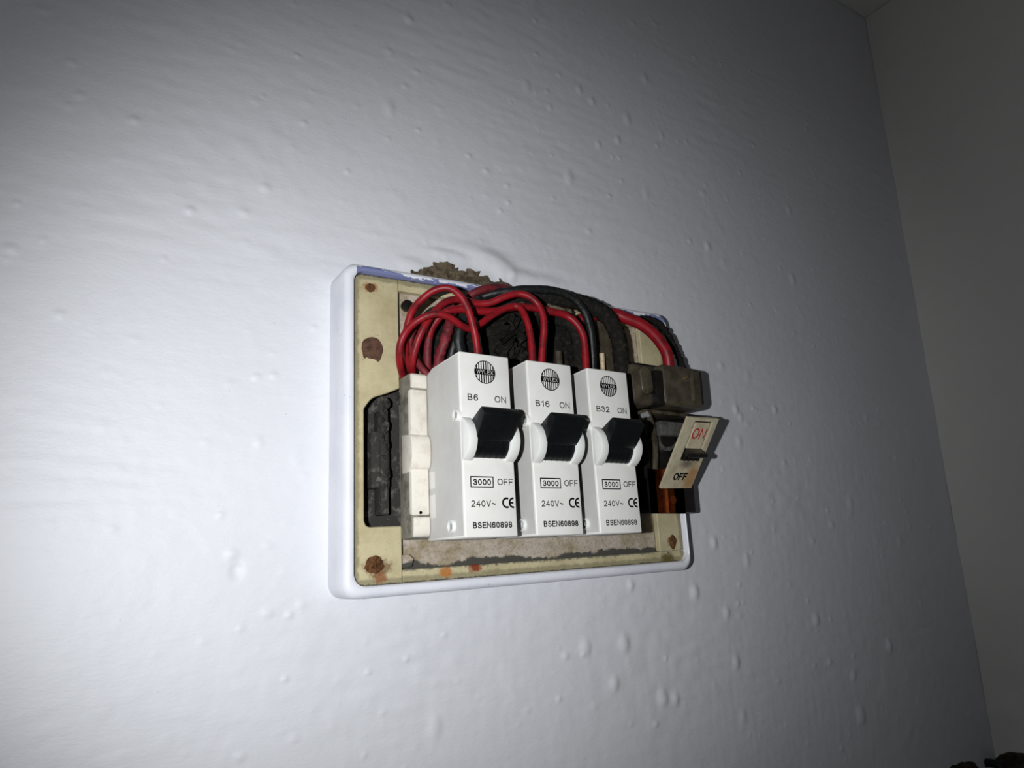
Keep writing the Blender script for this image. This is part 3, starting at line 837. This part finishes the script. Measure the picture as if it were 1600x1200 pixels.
wire('red_wire', 'short dusty red wire slanting to the cream base just left of the B6 breaker',
     [(640,540,-.017),(648,560,-.022),(658,574,-.025),(669,587,-.026),(684,606,-.026)], .0017, 'red_dusty', seed=7, rough=.08)
wire('red_wire', 'dark red wire high at the back, emerging under the frame top beside the black cable',
     [(716,490,-.020),(728,468,-.024),(744,456,-.027),(764,450,-.028),(785,450,-.027),(806,456,-.025)], .0020, 'red_dusty', seed=8)
wire('red_wire', 'thin dusty red wire seen between the two leftmost loops',
     [(650,590,-.016),(640,558,-.020),(640,535,-.022),(648,512,-.024),(662,494,-.025)], .0015, 'red_dusty', seed=9)
wire('supply_cable', 'thick red supply cable curving down at the right into the main switch',
     [(905,500,-.024),(930,492,-.028),(958,490,-.031),(978,497,-.034),(1000,506,-.037),(1019,520,-.039),(1034,538,-.040),(1043,556,-.040),(1047,590,-.038)], .0032, 'red', 'cable', seed=10, sides=18)
wire('black_cable', 'black cable arching along the top of the frame, outermost',
     [(745,466,-.022),(770,459,-.027),(800,454,-.031),(835,452,-.034),(868,455,-.036),(893,465,-.037),(910,482,-.037),(920,505,-.036),(925,535,-.034),(927,590,-.030)], .0021, 'blackwire', 'cable', seed=11, rough=.12, sides=18)
wire('black_cable', 'thick fluffy black cable bending down behind the B32 breaker beside the thick red one',
     [(778,468,-.020),(810,463,-.024),(840,462,-.027),(870,465,-.029),(900,471,-.031),(928,481,-.033),(950,496,-.034),(962,518,-.034),(969,545,-.033),(973,600,-.030)], .0042, 'fuzz', 'cable', seed=12, rough=.26, sides=20)
wire('black_cable', 'black cable behind the thin red loops, left of the B6 breaker top',
     [(735,600,-.016),(722,560,-.021),(716,530,-.023),(722,505,-.024),(738,480,-.024),(760,464,-.022)], .0030, 'blackwire', 'cable', seed=13, rough=.1, sides=18)
wire('black_cable', 'black cable standing between the frayed red wire and the B6 breaker',
     [(700,590,-.015),(706,552,-.020),(713,525,-.022),(720,500,-.021)], .0024, 'blackwire', 'cable', seed=14, rough=.1)
wire('black_cable', 'dusty black cable end hanging between B16 and B32, behind the red B32 wire',
     [(872,500,-.022),(890,506,-.028),(902,530,-.030),(905,556,-.030),(905,600,-.028)], .0030, 'fuzz', 'cable', seed=15, rough=.3)

# fluff and grime packed behind the breakers
def fluff(name, label, px, py, y, rx, rz, h, seed, m='fuzz', parent=None):
    p = at(px, py, y); me = lump_me(p.x, p.z, rx, rz, y, h, 34, 9, .28, seed)
    o = link(name, me, m, parent, smooth=60)
    if parent is None: tag(o, label, 'dust', kind='stuff')
    else: o['kind'] = 'stuff'
    return o
fluff('dirt', '', 785, 530, -.0140, .0190, .0230, .0110, 21, 'fuzz', unit)
fluff('dirt', '', 882, 540, -.0140, .0130, .0220, .0090, 22, 'fuzz', unit)
fluff('dirt', '', 835, 515, -.0135, .0190, .0200, .0050, 23, 'fuzz', unit)
fluff('dirt', '', 712, 540, -.0130, .0230, .0220, .0040, 24, 'fuzz', unit)
fluff('dirt', '', 985, 575, -.0250, .0080, .0030, .0070, 25, 'fuzz', unit)
for k_, (px_, py_, r_) in enumerate([(606,640,.0024),(603,656,.0018),(609,668,.0026),(604,684,.0020),(610,697,.0022),(606,716,.0016),(611,742,.0024),(608,760,.0020),(612,630,.0020)]):
    fluff('dirt', '', px_-7, py_, -.0113, r_*.8, r_*1.3, .0014, 50+k_, 'backdark', unit)
fluff('dirt', '', 622, 622, -.0160, .0030, .0030, .0030, 28, 'backdark', unit)
q = at(932, 560, -.020); Wu = lambda name, bm, m: link(name, me_from(bm), m, unit, True, 35)
Wu('terminal_post', cyl_bm(at(942, 580, -.0245), (0, 0, 1), .0014, .0100, 16), 'bright_brass')
a_ = at(922, 580, -.018); b_ = at(956, 496, -.018)
Wu('terminal_block', box_bm((a_.x, -.0200, a_.z), (b_.x, -.0130, b_.z), .001), 'bakelite_brown')
Wu('terminal_post', cyl_bm(at(874, 580, -.0262), (0, 0, 1), .0019, .0105, 16), 'bakelite_brown')
# grimy gasket along the upper right edge of the frame
gp = [at(*p) for p in ((1000,497,-.0205),(1022,502,-.0210),(1036,512,-.0212),(1045,526,-.0214),(1054,545,-.0215),(1062,562,-.0215),(1069,582,-.0215))]
g2 = [at(*p) for p in ((790,468,-.0215),(815,470,-.0235),(845,476,-.0250),(872,484,-.0255),(892,492,-.0250))]
gk = link('dust_seam', tube_me(g2, .0026, 10, 8, .8, 32), 'mortar', unit, True, 60); gk['kind'] = 'stuff'
gk = link('dust_seam', tube_me(gp, .0018, 10, 8, .7, 31), 'fuzz', unit, True, 60); gk['kind'] = 'stuff'

# ------------------------------------------------------------------ broken corner, low at the right
def rw(px, py, x=XC):
    d = FWD + RIGHT*((px-800)/FPX) - UP*((py-600)/FPX)
    return CAM + d*((x-CAM.x)/d.x)
c = rw(1582, 1226, XC)
me = lump_me(0, 0, .034, .0185, 0, .005, 60, 12, .16, 41)
me.transform(Matrix.Translation((XC-.0005, -.030, -.2475)) @ Matrix.Rotation(math.radians(-90), 4, 'Z'))
tag(link('broken_plaster', me, 'hole', wall_right, smooth=40), 'crumbled dark plaster patch in the corner')
c = at(1505, 1222, 0)
me = lump_me(c.x, c.z, .030, .0125, 0.0, .004, 60, 12, .2, 42)
link('broken_plaster', me, 'hole', wall_back, smooth=40)
cp = [rw(x, y, XC-.014) for x, y in ((1512,1222),(1522,1203),(1536,1193),(1552,1193),(1566,1202),(1572,1222))]
tag(link('black_cable', tube_me(cp, .0030, 14, 8), 'blackwire', smooth=60), 'short loop of black cable low in the room corner, at the bottom right', 'cable')
